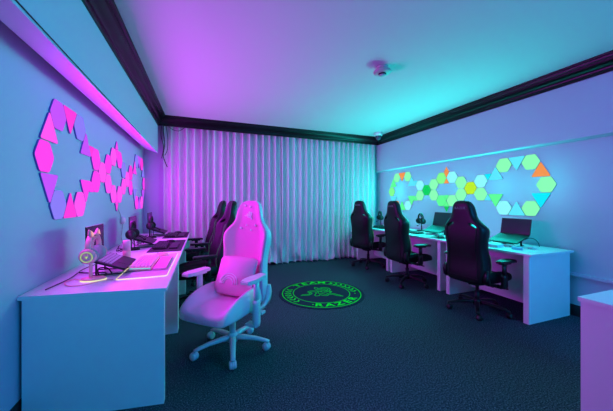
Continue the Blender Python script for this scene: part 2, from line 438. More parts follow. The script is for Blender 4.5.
for k in range(7): chevron(146+10*k, 1)
for a in (-24, -126):
    b.at((.472*math.cos(R(a)), .472*math.sin(R(a)), 0)); b.lathe([(0, .0066), (.011, .0066), (.011, .0082), (0, .0082)], seg=10, sm=False); b.at()
b.obj('chevrons', M['matgreen'], t)
def snakes(b, k, z0, z1, w):
    """three entwined snakes, drawn as outline strokes in a unit circle"""
    S_ = [
        [(-.98, .02), (-.80, -.04), (-.62, -.06), (-.46, .02), (-.36, .16), (-.40, .30), (-.24, .34), (-.14, .22), (-.18, .04), (-.30, -.10), (-.34, -.26), (-.18, -.30), (-.06, -.16)],
        [(-.90, .10), (-.70, .06), (-.54, .08), (-.44, .20), (-.48, .38), (-.30, .48), (-.06, .40), (-.02, .20), (-.08, .02)],
        [(-.06, -.16), (.02, -.34), (.20, -.42), (.36, -.30), (.52, -.38), (.66, -.60), (.86, -.76)],
        [(-.08, .02), (.08, -.08), (.20, -.26), (.36, -.16), (.54, -.22), (.70, -.44), (.86, -.76)],
        [(.10, .94), (.02, .72), (.08, .58), (.26, .56), (.42, .64), (.56, .54), (.58, .36), (.42, .26), (.24, .30), (.14, .16), (.30, .04), (.50, .10), (.58, -.02), (.46, -.10)],
        [(.10, .94), (.20, .76), (.14, .68), (.28, .70), (.50, .76), (.70, .60), (.70, .30), (.56, .18), (.66, .02)],
        [(.0, .46), (.12, .44), (.28, .42), (.44, .44), (.46, .36)], [(.02, .30), (.08, .22), (.16, .26)], [(.28, .16), (.44, .18), (.50, .22)],
    ]
    for s_ in S_: b.ribbon([(p[0]*k, p[1]*k) for p in s_], w, z0, z1)
b = B(); b.at((-.03, -.02, 0)); snakes(b, .29, .0066, .0082, .014); b.at(); b.obj('emblem', M['matdim'], t)

# ------------------------------------------------------------------ gaming chairs
def ev(o):
    bpy.context.view_layer.update()
    return bpy.data.meshes.new_from_object(o.evaluated_get(bpy.context.evaluated_depsgraph_get()))
LV = [ # z, halfwidth, bolster forward, thickness
    (.37, 0.198, .012, .05), (.39, 0.221, .03, .075), (.46, 0.241, .055, .085), (.55, 0.250, .080, .085), (.66, 0.241, .085, .08), (.78, 0.226, .078, .075),
    (.88, 0.241, .090, .07), (.96, 0.254, .098, .065), (1.01, 0.247, .085, .062), (1.055, 0.213, .055, .062), (1.095, 0.170, .030, .066), (1.14, 0.145, .018, .074),
    (1.20, 0.134, .014, .08), (1.26, 0.118, .012, .074), (1.295, 0.090, .006, .058), (1.312, 0.055, .0, .035)]
def back_x(z, rec):
    return -.205 - math.tan(rec)*(z-.40) + .030*math.exp(-((z-.62)/.16)**2) + .022*math.exp(-((z-1.20)/.10)**2)
def make_back(rec, mats, slots=True, name='backrest'):
    YS = [.0, .30, .58, .70, .86, .97, 1.0, .95, .80, .45]
    rings = []
    for z, w, bf, th in LV:
        xc = back_x(z, rec)
        XS = [0, .04*bf, .16*bf, .55*bf, .98*bf, .86*bf, .30*bf, -th*.55, -th*.92, -th]
        half = [(xc+XS[i], YS[i]*w, z) for i in range(10)]
        ring = [half[0]] + half[1:] + [(xc-th*1.02, 0, z)] + [(p[0], -p[1], p[2]) for p in half[:0:-1]]
        rings.append(ring)
    n = len(rings[0])
    def mf(i, j):
        jj = j if j < n/2 else n-1-j
        return 0 if jj < 2 else (1 if jj < 5 else 2)
    b = B(); b.loft(rings, mfun=mf)
    o = b.obj(name, mats, None, 1)
    o.modifiers['sub'].levels = 2; o.modifiers['sub'].render_levels = 2
    if slots:
        c = B()
        for s_ in (1, -1):
            c.at((back_x(1.04, rec), s_*.135, 1.035), rx=-s_*R(28))
            rings = []
            for x in (-.3, .3): rings.append([(x, .048*math.cos(a)*abs(math.cos(a))**-.3, .017*math.sin(a)) for a in [2*PI*(k+.5)/12 for k in range(12)]])
            c.loft(rings, mi=0)
        c.at()
        co = c.obj('cutter', [mats[2]])
        md = o.modifiers.new('cut', 'BOOLEAN'); md.object = co; md.operation = 'DIFFERENCE'; md.solver = 'EXACT'
        me = ev(o); o.modifiers.clear(); o.data = me
        bpy.data.objects.remove(co)
    for p in o.data.polygons: p.use_smooth = True
    return o
def make_chair(name, label, pal, rec, arm_z, group, pad_rot=0., slots=True, star=0., bo_k=1., arm_f=0., arm_y=.312, arm_b=.35, sx_k=1.):
    t = thing(name, label, 'chair', (0, 0, 0), 0, group)
    # base
    b = B()
    b.lathe([(0, .075), (.045, .075), (.05, .10), (.042, .135), (.032, .15), (0, .15)], 0, 20)
    for k in range(5):
        a = 2*PI*k/5+PI/5+star; b.at((0, 0, 0), a)
        rings = []
        for x, z, w, h in ((.02, .112, .030, .032), (.10, .114, .027, .029), (.20, .106, .023, .024), (.29, .088, .020, .019), (.325, .078, .018, .014)):
            rings.append([(x, -w, z-h*.5), (x, -w*.9, z+h*.3), (x, -w*.45, z+h*.55), (x, w*.45, z+h*.55), (x, w*.9, z+h*.3), (x, w, z-h*.5)])
        b.loft(rings, 0)
    b.at(); b.obj('star_base', [pal['base']], t)
    rnd = random.Random(5)
    for k in range(5):
        a = 2*PI*k/5+PI/5+star; sw = rnd.uniform(0, 2*PI)
        b = B(); b.at((.312*math.cos(a), .312*math.sin(a), 0), sw)
        b.lathe([(0, .066), (.009, .066), (.009, .085), (0, .085)], 0, 10)
        for s_ in (-1, 1):
            b.at((.312*math.cos(a)+.014*math.cos(sw), .312*math.sin(a)+.014*math.sin(sw), .031), sw)
            b.lathe([(0, s_*.005), (.025, s_*.005), (.031, s_*.009), (.031, s_*.022), (.025, s_*.027), (0, s_*.027)], 0, 18, axis='Y')
        b.lathe([(0, -.006), (.034, -.006), (.034, .006), (0, .006)], 0, 18, axis='Y')
        b.at(); b.obj('caster', [pal['wheel']], t)
    b = B(); b.lathe([(0, .10), (.027, .10), (.027, .24), (.019, .242), (.019, .335), (0, .335)], 0, 18); b.obj('gas_cylinder', [pal['base']], t)
    b = B(); b.box((0, 0, .352), (.22, .17, .04), 0, .008); b.box((-.02, 0, .325), (.11, .09, .03), 0, .006)
    b.box((-.03, .0, .357), (.06, .60, .022), 0, .004)
    m_ = b.obj('tilt_mechanism', [pal['frame']], t)
    b = B(); b.tube([(.03, -.05, .35), (.035, -.17, .345), (.04, -.27, .338)], .006); b.box((.042, -.29, .336), (.022, .05, .012), 0, .003); b.obj('lever', [pal['frame']], m_)
    b = B(); b.tube([(-.15, 0, .345), (-.10, 0, .34), (-.06, 0, .34)], .014); b.obj('tilt_knob', [pal['frame']], m_)
    # seat
    rings = []
    SX = [(-.235, .20, .43, .03), (-.20, .235, .455, .05), (-.08, .262, .458, .062), (.06, .272, .458, .060), (.18, .272, .456, .044), (.255, .262, .450, .022), (.290, .245, .438, .010), (.300, .225, .418, .0)]
    for x, w, top, bo in SX:
        w *= .93; bo *= bo_k; x = x*sx_k if x > 0 else x
        bot = .368 if x < .25 else .372
        half = [(0, top), (.35*w, top+.002), (.62*w, top+.006), (.78*w, top+bo*.8), (.92*w, top+bo), (w, top+bo*.45), (w*1.01, top-.035), (.94*w, bot+.006), (.6*w, bot)]
        rings.append([(x, y, z) for y, z in half] + [(x, 0, bot)] + [(x, -y, z) for y, z in half[:0:-1]])
    n = len(rings[0])
    def mf(i, j):
        jj = j if j < n/2 else n-1-j
        return 0 if jj < 2 else (1 if jj < 4 else 2)
    b = B(); b.loft(rings, mfun=mf)
    o = b.obj('seat', [pal.get('seat', pal['insert']), pal.get('seat', pal['bolster']), pal['shell']], t, 2)
    # backrest
    o = make_back(rec, [pal['insert'], pal['bolster'], pal['shell']], slots); o.parent = t
    back = o
    # hinge brackets
    for s_ in (1, -1):
        b = B()
        rings = []
        for x, z, w in ((-.08, .385, .026), (-.15, .385, .032), (-.215, .41, .036), (back_x(.47, rec)-.03, .47, .036), (back_x(.51, rec)-.03, .515, .026), (back_x(.55, rec)-.03, .545, .012)):
            rings.append([(x-w*.9, s_*.225, z), (x, s_*.225, z-w*.6), (x+w*.9, s_*.225, z), (x+w*.9, s_*.262, z+.002), (x, s_*.266, z-w*.6), (x-w*.9, s_*.262, z+.002)])
        b.loft(rings, 0); b.obj('recline_bracket', [pal['frame']], t)
    # arms
    for s_ in (1, -1):
        b = B()
        y = s_*arm_y; b.X = Matrix.Translation((arm_f, 0, 0))
        b.box((-.02, s_*(arm_y-.04), arm_b+.012), (.07, .10, .020), 0, .004)
        b.loft([[(x_*q-.02, y+y_*q, z) for x_, y_ in ((-.028, -.02), (.028, -.02), (.034, 0), (.028, .02), (-.028, .02), (-.034, 0))] for z, q in ((arm_b, .85), (arm_b+.03, 1.05), (.47, 1.0), (.50, .98))], 0)
        b.loft([[(x_-.02, y+y_, z) for x_, y_ in ((-.021, -.014), (.021, -.014), (.026, 0), (.021, .014), (-.021, .014), (-.026, 0))] for z in (.49, arm_z-.03)], 0)
        b.box((-.01, y, arm_z-.025), (.14, .06, .016), 0, .005)
        arm = b.obj('armrest', [pal['arm']], t)
        b = B(); b.at((.01+arm_f, y, arm_z-.016), s_*pad_rot)
        pr = [(-.135, .030), (-.11, .043), (-.02, .046), (.06, .052), (.115, .050), (.140, .034)]
        poly = [(x_, w) for x_, w in pr]+[(x_, -w) for x_, w in pr[::-1]]
        b.prism(poly[::-1], 0, .026, bev=.008); b.at(); b.obj('arm_pad', [pal['pad']], arm)
    return t, back
def on_back(z, y, rec, front=False):
    th = .076
    return back_x(z, rec)+(.006 if front else -th)
BLK = dict(base=M['blackmetal'], wheel=M['blackpl'], frame=M['blackpl'], insert=M['blackfab'], bolster=M['black'], shell=M['black'], arm=M['blackpl'], pad=M['blackpl'])
REC = R(3.5)
def black_chair(label, REC):
    c0, back0 = make_chair('gaming_chair', label, BLK, REC, .648, 'black gaming chairs', star=R(33))
    # small lettering on the headrest, both faces; piped seam lines on the back
    b = B()
    text_into(b, 'RAZER', .036, Matrix.Translation((back_x(1.225, REC)-.083, 0, 1.225)) @ Matrix.Rotation(-PI/2, 4, 'Z') @ Matrix.Rotation(PI/2+REC*.8, 4, 'X'), depth=.003, bold=.001, space=1.25)
    b.obj('headrest_lettering', M['grey_text'], back0)
    b = B()
    for s_ in (1, -1):
        b.tube([(back_x(z, REC)-th*.98, s_*w*.70, z) for z, w, bf, th in LV[2:9]], .0035, seg=6)
    b.tube([(back_x(.45, REC)-.088, y, .45) for y in (-.19, -.1, 0, .1, .19)], .0035, seg=6)
    b.obj('seam_piping', M['black'], back0)
    for s_ in (1, -1):
        b = B(); b.tube([(back_x(z, REC)+bf*1.0, s_*w*.90, z+.001) for z, w, bf, th in LV[2:9]], .0028, seg=6)
        b.obj('edge_stitching', M['green_st'], back0)
    return c0
c0 = black_chair('black gaming chair on the right nearest the camera, its back turned to us', REC)
place(c0, (3.06, 2.40, 0), R(6))
dup(c0, (3.03, 3.58, 0), R(0), 'black gaming chair at the middle right desk, between two other black chairs', 'black gaming chairs')
dup(c0, (3.10, 4.80, 0), R(18), 'black gaming chair farthest away on the right, right in front of the curtain', 'black gaming chairs')
c1 = black_chair('black gaming chair just behind the pink chair, seen in profile', R(12))
place(c1, (-.03, 3.80, 0), R(191))
dup(c1, (-.09, 4.88, 0), R(189), 'black gaming chair in profile on the left, the one closer to the curtain', 'black gaming chairs')

PNK = dict(base=M['pinkpl'], wheel=M['pinkpl'], frame=M['pinkpl'], seat=M['pinkseat'], insert=M['pinkin'], bolster=M['pinkfab'], shell=M['whiteshell'], arm=M['pinkpl'], pad=M['pinkpl'])
PREC = R(7)
pcx, pback = make_chair('gaming_chair', 'pink and white gaming chair with a pink lumbar cushion, at the near left', PNK, PREC, .685, 'pink gaming chair', slots=False, star=R(2), bo_k=2.1, arm_f=.07, arm_y=.298, arm_b=.285, sx_k=1.12)
del pcx['group']
b = B()
X = Matrix.Translation((back_x(1.17, PREC)+.010, 0, 1.165)) @ Matrix.Rotation(PI/2, 4, 'Z') @ Matrix.Rotation(PI/2+PREC, 4, 'X')
X = Matrix.Translation((back_x(1.165, PREC)+.006, 0, 1.165)) @ Matrix(((0, 0, 1, 0), (1, 0, 0, 0), (0, 1, 0, 0), (0, 0, 0, 1))) @ Matrix.Rotation(-PREC, 4, 'X')
b.X = X; snakes(b, .045, -.006, .0015, .005)
def star(cx, cy, r):
    b.prism([(cx+(r if k % 2 == 0 else r*.5)*math.cos(PI/2+k*PI/5), cy+(r if k % 2 == 0 else r*.5)*math.sin(PI/2+k*PI/5)) for k in range(10)], -.012, .002)
for s_ in ((-.05, .10, .011), (.01, .085, .009), (-.085, -.12, .012), (.08, -.09, .010), (.035, -.135, .008), (-.02, -.09, .007)): star(*s_)
b.at(); b.obj('embroidery', M['pinkline'], pback)
PX, PY, PA = .24, 2.525, R(227)
for ch in pcx.children:
    if ch.name.startswith('seat'): ch.location.x += .055
    if ch.name.startswith(('backrest', 'recline', 'armrest')): ch.location.x += .03
place(pcx, (PX, PY, 0), PA)
# lumbar cushion leaning on the pink chair back
t = thing('lumbar_cushion', 'square pink lumbar cushion leaning on the pink gaming chair', 'cushion', (0, 0, 0))
cw, chh = .205, .175
b = B(); rings = []
for i in range(9):
    for_z = -1+2*i/8
    row = []
    for j in range(24):
        a = 2*PI*j/24
        yv = math.copysign(abs(math.cos(a))**.7, math.cos(a)); xv = math.sin(a)
        pl = (1-abs(for_z)**3.2)**.6 if abs(for_z) < 1 else .0
        ear = 1-.05*(1-for_z**2)
        row.append((.068*xv*max(pl, .06)*(1-abs(yv)**3*.5), cw*yv*ear*(1.0 if abs(for_z) < .99 else .96), chh*for_z))
    rings.append(row)
b.loft(rings); cu = b.obj('cushion_body', [M['pinkfab']], t, 1)
b = B(); b.X = Matrix(((0, 0, 1, .070), (1, 0, 0, 0), (0, 1, 0, 0), (0, 0, 0, 1)))
for r_ in (.05, .07, .09):
    b.ribbon([(-.01+r_*math.cos(a), -.085+r_*math.sin(a)) for a in [PI*k/8 for k in range(9)]], .005, -.014-r_*.05, .004-r_*.06)
b.at(); b.obj('rainbow_stitching', M['pinkline'], t)
ca, sa = math.cos(PA), math.sin(PA)
lx = back_x(.64, PREC)+.165
t.location = (PX+lx*ca, PY+lx*sa, .640); t.rotation_euler = (0, R(-24), PA)

# ------------------------------------------------------------------ laptops
def make_laptop(label, w=.36, d=.245, tilt=20, lid=104, group=None, lit=False, lh=.96):
    """front edge along local -x... user sits at +x, hinge at x=-d"""
    t = thing('laptop', label, 'laptop', group=group)
    tr = R(tilt)
    b = B(); b.at((0, 0, .0), ry=tr)            # deck rises towards the hinge (negative x)
    b.box((-d/2, 0, .009), (d, w, .016), 0, .003)
    deck = b.at().obj('deck', [M['lap']], t)
    b = B(); b.at((0, 0, 0), ry=tr)
    for r_ in range(5):
        for c in range(13):
            b.box((-d*.45-r_*.024+.0, -w*.40+c*w*.8/12, .0185), (.018, w*.8/12*.78, .004), 0)
    b.at().obj('keyboard_keys', [M['keylit'] if lit else M['key']], deck)
    b = B(); b.at((0, 0, 0), ry=tr); b.box((-d*.2, 0, .0176), (.075, .12, .0012), 0); b.at().obj('touchpad', [M['key']], deck)
    hx, hz = -d*math.cos(tr), d*math.sin(tr)+.014
    b = B(); b.at((hx, 0, hz), ry=-R(lid-90))
    b.box((-.004, 0, d*lh/2), (.008, w, d*lh), 0, .002)
    lidp = b.at().obj('screen_lid', [M['lap']], t)
    b = B(); b.at((hx, 0, hz), ry=-R(lid-90)); b.box((.0006, 0, d*lh*.51), (.002, w*.95, d*lh*.9), 0); b.at().obj('display', [M['screen']], lidp)
    return t
def make_lap_stand(label, group):
    t = thing('laptop_stand', label, 'laptop stand', group=group)
    b = B(); b.at((0, 0, 0), ry=R(20)); b.box((-.13, 0, -.006), (.23, .26, .006), 0, .002); b.at().obj('tray', [M['blackmetal']], t)
    for y in (-.10, .10):
        b = B(); b.loft([[(-.24, y-.01, -.035), (-.24, y+.01, -.035), (-.24, y+.01, -.029), (-.24, y-.01, -.029)], [(-.0, y-.01, -.035), (-.0, y+.01, -.035), (-.0, y+.01, -.029), (-.0, y-.01, -.029)]], sm=False)
        b.box((-.20, y, .01), (.008, .02, .080)); b.obj('support', [M['blackmetal']], t)
    return t
DZ = .745
def laptop_set(x, y, rz, lab, slab, w=.36, lit=False, lid=104, lh=.96):
    l = make_laptop(lab, w, group='open dark laptops', lit=lit, lid=lid, lh=lh); place(l, (x, y, DZ+.040), rz)
    s_ = make_lap_stand(slab, 'laptop stands'); place(s_, (x, y, DZ+.0355), rz)
    return l
laptop_set(-.56, 2.615, R(0), 'open dark laptop behind the pink cat-ear headphones on the near left desk', 'black laptop stand under the laptop by the pink headphones', .37, True, 91)
laptop_set(-.58, 3.94, R(0), 'open dark laptop on the middle left desk, behind a black headset', 'black laptop stand on the middle left desk', .36, lid=91)
laptop_set(-.58, 5.09, R(0), 'open dark laptop on the left desk next to the curtain', 'black laptop stand on the left desk next to the curtain', .36, lid=91)
laptop_set(3.50, 2.41, R(180), 'open laptop on the near right desk, to the right of the nearest black chair', 'black laptop stand on the near right desk', .36, lid=100, lh=.82)
laptop_set(3.52, 3.60, R(180), 'open laptop on the middle right desk, partly hidden by the nearest black chair', 'black laptop stand on the middle right desk', .38, lid=104)

# ------------------------------------------------------------------ headsets on stands
def make_headset(label, pal, ears=False, mic=True, group=None):
    """local: facing +x, hangs on a stand; z=0 is the desk"""
    t = thing('headset', label, 'headset', group=group)
    pts = [(0, .088*math.cos(a), .238+.088*math.sin(a)*1.02) for a in [R(-22)+k*R(224)/14 for k in range(15)]]
    b = B(); rings = []
    P = [Vector(p) for p in pts]; c = Vector((0, 0, .238))
    for p in P:
        d = (p-c).normalized()
        rings.append([p+Vector((-.019, 0, 0)), p+Vector((-.019, 0, 0))+d*.010, p+Vector((.019, 0, 0))+d*.010, p+Vector((.019, 0, 0)), p-d*.012])
    b.loft(rings); hb = b.obj('headband', [pal['body']], t, 1)
    for s_ in (1, -1):
        b = B(); b.at((0, s_*.078, .186), rx=-s_*R(6))
        b.lathe([(0, 0), (.034, 0), (.048, s_*.004), (.052, s_*.014), (.050, s_*.024), (.041, s_*.032), (0, s_*.034)], 0, 28, axis='Y', sx=1.0, sy=1.0)
        cup = b.at().obj('ear_cup', [pal['body']], t)
        b = B(); b.at((0, s_*.078, .186), rx=-s_*R(6))
        b.lathe([(0, -s_*.024), (.034, -s_*.024), (.053, -s_*.016), (.056, -s_*.006), (.050, 0), (0, 0)], 0, 28, axis='Y')
        b.at().obj('ear_cushion', [pal['pad']], cup)
        if pal.get('ring'):
            b = B(); b.at((0, s_*.078, .186), rx=-s_*R(6))
            b.loft([[(r_*math.cos(2*PI*k/28), s_*q, r_*math.sin(2*PI*k/28)) for k in range(28)] for r_, q in ((.031, .0335), (.031, .0358), (.036, .0354), (.036, .0325))], caps=False)
            b.prism
            b.at().obj('light_ring', [pal['ring']], cup)
            b = B(); b.at((0, s_*.078, .186), rx=-s_*R(6))
            b.loft([[(.012*math.cos(2*PI*k/3+PI/2), s_*q, .012*math.sin(2*PI*k/3-PI/2)) for k in range(3)] for q in (.033, .036)], sm=False)
            b.at().obj('cup_emblem', [pal['ring']], cup)
        if ears:
            b = B(); b.at((0, s_*.050, .318), rx=-s_*R(24))
            b.loft([[(-.018, -.026, 0), (.018, -.026, 0), (.018, .026, 0), (-.018, .026, 0)], [(-.014, -.016, .026), (.014, -.016, .026), (.014, .018, .026), (-.014, .018, .026)], [(-.005, -.004, .054), (.005, -.004, .054), (.005, .005, .054), (-.005, .005, .054)]])
            ear = b.at().obj('cat_ear', [pal['body']], hb, 1)
            b = B(); b.at((0, s_*.050, .318), rx=-s_*R(24)); b.prism
            b.loft([[(.0165, -.017, .006), (.0165, .017, .006), (.0105, .004, .040), (.0105, -.003, .040)], [(.0190, -.017, .006), (.0190, .017, .006), (.013, .004, .040), (.013, -.003, .040)]], sm=False)
            b.at().obj('ear_light', [pal['earlight']], ear)
    if mic:
        b = B(); b.tube([(.02, .10, .16), (.07, .105, .132), (.10, .095, .112)], .0035); b.lathe
        b.at((.105, .092, .109)); b.lathe([(0, -.014), (.008, -.012), (.010, 0), (.008, .012), (0, .014)], 0, 10, axis='X'); b.at().obj('microphone_boom', [pal['pad']], t)
    return t
def make_hs_stand(label, pal, group=None):
    t = thing('headset_stand', label, 'headset stand', group=group)
    b = B(); b.lathe([(0, 0.004), (.072, .004), (.076, .010), (.072, .018), (.04, .021), (0, .021)], 0, 40, sx=1.0, sy=.72); base = b.obj('stand_base', [pal['stand']], t)
    if pal.get('glow'):
        b = B(); b.lathe([(0, 0.0), (.074, .0), (.079, .003), (.079, .007), (.074, .0085), (0, .0085)], 0, 40, sx=1.0, sy=.72); b.obj('glow_strip', [pal['glow']], base)
    b = B(); b.tube([(-.018, 0, .018), (-.016, 0, .12), (-.012, 0, .24), (-.002, 0, .296)], .0105, seg=12); b.obj('post', [pal['stand']], t)
    b = B()
    b.loft([[(x_, .052*math.cos(a), .238+.0745*math.sin(a)*1.0+q) for a in [R(50)+R(80)*k/8 for k in range(9)]] for x_, q in ((-.022, 0), (.020, 0))] , closed=False)
    o = b.obj('hook', [pal['stand']], t); md = o.modifiers.new('s', 'SOLIDIFY'); md.thickness = .006
    return t
glowy = emis('warm_light_strip', (1.0, .90, .50), 1.1)
glowg = emis('soft_green_light', (.6, .9, .3), .7)
glowp = emis('pink_ear_light', (1.0, .45, .50), .9)
PKH = dict(body=M['pinkdev'], pad=M['grey'], ring=glowg, earlight=glowp, stand=M['pinkdev'], glow=glowy)
BKH = dict(body=M['blackpl'], pad=M['blackfab'], stand=M['blackpl'])
def hs(x, y, rz, lab, slab, pal, **k):
    h = make_headset(lab, pal, **k); place(h, (x, y, DZ), rz)
    s_ = make_hs_stand(slab, pal, 'headset stands'); place(s_, (x, y, DZ), rz)
    return h
hs(-.735, 2.38, R(-3), 'pink cat-ear headphones with lit ear cups hanging on a stand', 'pink headphone stand with a glowing base edge on the near left desk', PKH, ears=True, mic=False)
g = 'black headsets on stands'
hs(-.76, 3.66, R(0), 'black headset hanging on a stand on the middle left desk', 'black headset stand on the middle left desk', BKH, group=g)
hs(-.75, 4.78, R(0), 'black headset hanging on a stand on the left desk next to the curtain', 'black headset stand on the left desk next to the curtain', BKH, group=g)
hs(3.80, 4.12, R(163), 'black headset on a stand at the middle right desk, left of the laptop', 'black headset stand on the middle right desk', BKH, group=g)
hs(3.72, 5.28, R(163), 'black headset on a stand at the farthest right desk, by the curtain', 'black headset stand on the farthest right desk', BKH, group=g)

# ------------------------------------------------------------------ microphone
def make_mic(label, body, foot, group=None):
    t = thing('microphone', label, 'microphone', group=group)
    b = B(); b.lathe([(0, 0), (.044, 0), (.045, .006), (.040, .010), (.012, .014), (0, .014)], 0, 28); b.obj('mic_base', [foot], t)
    b = B(); b.lathe([(0, .010), (.007, .012), (.007, .05), (0, .05)], 0, 12); b.obj('stem', [foot], t)
    b = B(); b.lathe([(0, .046), (.026, .046), (.029, .050), (.029, .105), (0, .105)], 0, 28); b.obj('mic_body', [body], t)
    b = B(); b.lathe([(0, .105), (.0285, .105), (.0285, .166), (.026, .172), (0, .173)], 0, 28); b.obj('grille', [M['pinkkey'] if body is M['pinkdev'] else M['grey']], t)
    return t
place(make_mic('pink desktop microphone beside the open laptop on the near left desk', M['pinkdev'], M['pinkdev']), (-.635, 2.84, DZ), 0).scale = (1.05, 1.05, 1.25)

# ------------------------------------------------------------------ mouse mats, keyboards, mice
def slab_mat(label, x0, x1, y0, y1, m, edge=None, group=None, th=.004):
    t = thing('mouse_mat', label, 'mouse mat', ((x0+x1)/2, (y0+y1)/2, DZ), 0, group)
    w, d, r_ = (x1-x0)/2, (y1-y0)/2, .02
    def rr(g):
        return [(sx*(w-r_)+(r_+g)*math.cos(a), sy*(d-r_)+(r_+g)*math.sin(a)) for sx, sy, a0 in ((1, 1, 0), (-1, 1, 90), (-1, -1, 180), (1, -1, 270)) for a in [R(a0+22.5*k) for k in range(5)]]
    b = B(); b.prism(rr(0), .0, th); b.obj('cloth', [m], t)
    if edge:
        b = B(); A, C = rr(.0005), rr(.0045)
        b.loft([[(p[0], p[1], z) for p in q] for q, z in ((A, 0), (C, 0), (C, th*1.3), (A, th*1.5))]+[[(p[0], p[1], 0) for p in A]], caps=False, sm=False); b.obj('light_edge', [edge], t)
    return t
def make_keyboard(label, body, keys, wrist=None, group=None, L=.44, lit=None):
    t = thing('keyboard', label, 'keyboard', group=group)
    D = .14
    b = B(); b.at(ry=R(3)); b.box((0, 0, .014), (D, L, .018), 0, .004); b.at().obj('key_deck', [body], t)
    b = B(); b.at(ry=R(3))
    for r_ in range(6):
        n = 15 if r_ != 5 else 9
        for c in range(n):
            wd = (L-.03)/n
            z = .029
            b.loft([[(D/2-.110+(5-r_)*0+.0-0 + (r_*.0215) - .018+sx*q*.0088, -L/2+.015+wd*(c+.5)+sy*(wd*.5-.0015)*q, zz) for sx, sy in ((-1, -1), (1, -1), (1, 1), (-1, 1))] for q, zz in ((1, .022), (.80, .033))], sm=False)
    b.at().obj('keycaps', [keys], t)
    if lit:
        b = B(); b.at(ry=R(3)); b.box((0, -L/2-.001, .020), (D*.9, .003, .006), 0); b.at().obj('key_glow', [lit], t)
    return t
def make_mouse(label, body, group=None):
    t = thing('mouse', label, 'mouse', group=group)
    rings = []
    for x, w, h in ((-.060, .016, .014), (-.052, .027, .026), (-.025, .033, .037), (.010, .030, .036), (.040, .030, .027), (.058, .026, .016), (.064, .016, .010)):
        rings.append([(x, w*math.cos(a)*(1.0 if a < PI else 1), max(0.001, h*math.sin(a))) if a <= PI else (x, w*math.cos(a)*.92, .001) for a in [2*PI*k/14 for k in range(14)]])
    b = B(); b.loft(rings); b.obj('shell', [body], t, 1)
    b = B(); b.at((.036, 0, .026)); b.lathe([(0, -.004), (.009, -.004), (.009, .004), (0, .004)], 0, 14, axis='Y'); b.at().obj('scroll_wheel', [M['grey']], t)
    return t
kg = emis('teal_key_light', (.25, .9, .9), .8)
pinkmat = mat('pale_pink_cloth_mat', (.72, .44, .64), .75, bump=.1, bscale=900)
slab_mat('pink mouse mat with a glowing yellow-white edge, near left desk', -.585, -.262, 2.32, 3.28, pinkmat, glowy, 'mouse mats')
k = make_keyboard('pink keyboard on the glowing-edged pink mouse mat', M['pinkdev'], M['pinkkey'], lit=kg); place(k, (-.475, 2.78, DZ+.0042), 0); k.scale = (1.15, 1.15, 1.1)
# wrist rest
t = thing('wrist_rest', 'flat pink wrist rest in front of the pink keyboard', 'wrist rest', (-.335, 2.76, DZ+.0042))
b = B(); b.box((0, 0, .009), (.10, .50, .018), 0, .006, 3); b.obj('cushion', [M['pinkin']], t)
place(make_mouse('pink mouse at the far end of the pink mouse mat', M['pinkdev']), (-.40, 3.17, DZ+.0042), R(180))
for y0, y1, w_, lab in ((3.42, 4.36, 'middle left desk', 'm'), (4.62, 5.42, 'left desk next to the curtain', 'f')):
    slab_mat('black mouse mat on the '+w_, -.585, -.24, y0, y1, M['mousemat'], None, 'mouse mats')
    k = make_keyboard('black keyboard on the '+w_, M['blackpl'], M['key'], group='black keyboards'); place(k, (-.48, (y0+y1)/2-.10, DZ+.0042), 0)
    t = thing('wrist_rest', 'dark wrist rest by the black keyboard on the '+w_, 'wrist rest', (-.335, (y0+y1)/2-.10, DZ+.0042), 0, 'dark wrist rests')
    b = B(); b.box((0, 0, .008), (.09, .42, .016), 0, .006, 3); b.obj('cushion', [M['lap']], t)
    place(make_mouse('black mouse on the '+w_, M['blackpl'], 'black mice'), (-.42, (y0+y1)/2+.28, DZ+.0042), R(180))
# right desks
k = make_keyboard('black keyboard on the middle right desk, left of the laptop', M['blackpl'], M['key'], group='black keyboards', L=.40); place(k, (3.42, 3.90, DZ), R(180))
slab_mat('small dark mouse mat on the middle right desk, by the black mouse', 3.24, 3.49, 3.12, 3.42, M['mousemat'], None, 'mouse mats')
place(make_mouse('black mouse on the middle right desk', M['blackpl'], 'black mice'), (3.37, 3.25, DZ+.0042), R(0))
slab_mat('dark mouse mat on the farthest right desk', 3.30, 3.64, 4.62, 5.20, M['mousemat'], None, 'mouse mats')
k = make_keyboard('black keyboard on the farthest right desk', M['blackpl'], M['key'], group='black keyboards', L=.40); place(k, (3.50, 4.92, DZ+.0042), R(180))
# small items on the near right desk
def card_box(name, label, cat, c, d, rz, m, lid=None):
    t = thing(name, label, cat, (c[0], c[1], DZ), rz)
    b = B(); b.box((0, 0, d[2]*.40), (d[0], d[1], d[2]*.80), 0, .002); b.obj('tray', [m], t)
    b = B(); b.box((0, 0, d[2]*.90), (d[0]+.003, d[1]+.003, d[2]*.20), 0, .002); b.obj('lid', [lid or m], t)
card_box('keyboard_box', 'long flat pale box on the near right desk, in front of the laptop', 'box', (3.35, 2.46), (.13, .26, .034), R(6), M['white'], M['bluebox'])
card_box('card_box', 'small blue and white box on the near right desk', 'box', (3.41, 2.17), (.07, .10, .030), R(25), M['bluebox'], M['bluebox'])
t = thing('dish', 'small white dish on the near right desk, right of the laptop', 'dish', (3.62, 2.13, DZ))
b = B(); b.lathe([(0, 0), (.030, 0), (.034, .004), (.048, .016), (.045, .016), (.03, .007), (0, .006)], 0, 24); b.obj('bowl', [M['white']], t)
b = B(); b.lathe([(0, .004), (.018, .006), (.016, .020), (.008, .030), (0, .032)], 0, 16); b.obj('contents', [M['white']], t)
b = B(); b.prism([(.09*math.cos(a)*1.3, .06*math.sin(a)*1.2) for a in [2*PI*k/20 for k in range(20)]], 0, .003)
o = tag(b.obj('mouse_pad', [M['white']]), 'thin oval pale pad lying near the front corner of the right desk', 'pad'); o.location = (3.42, 2.02, DZ+.0002)
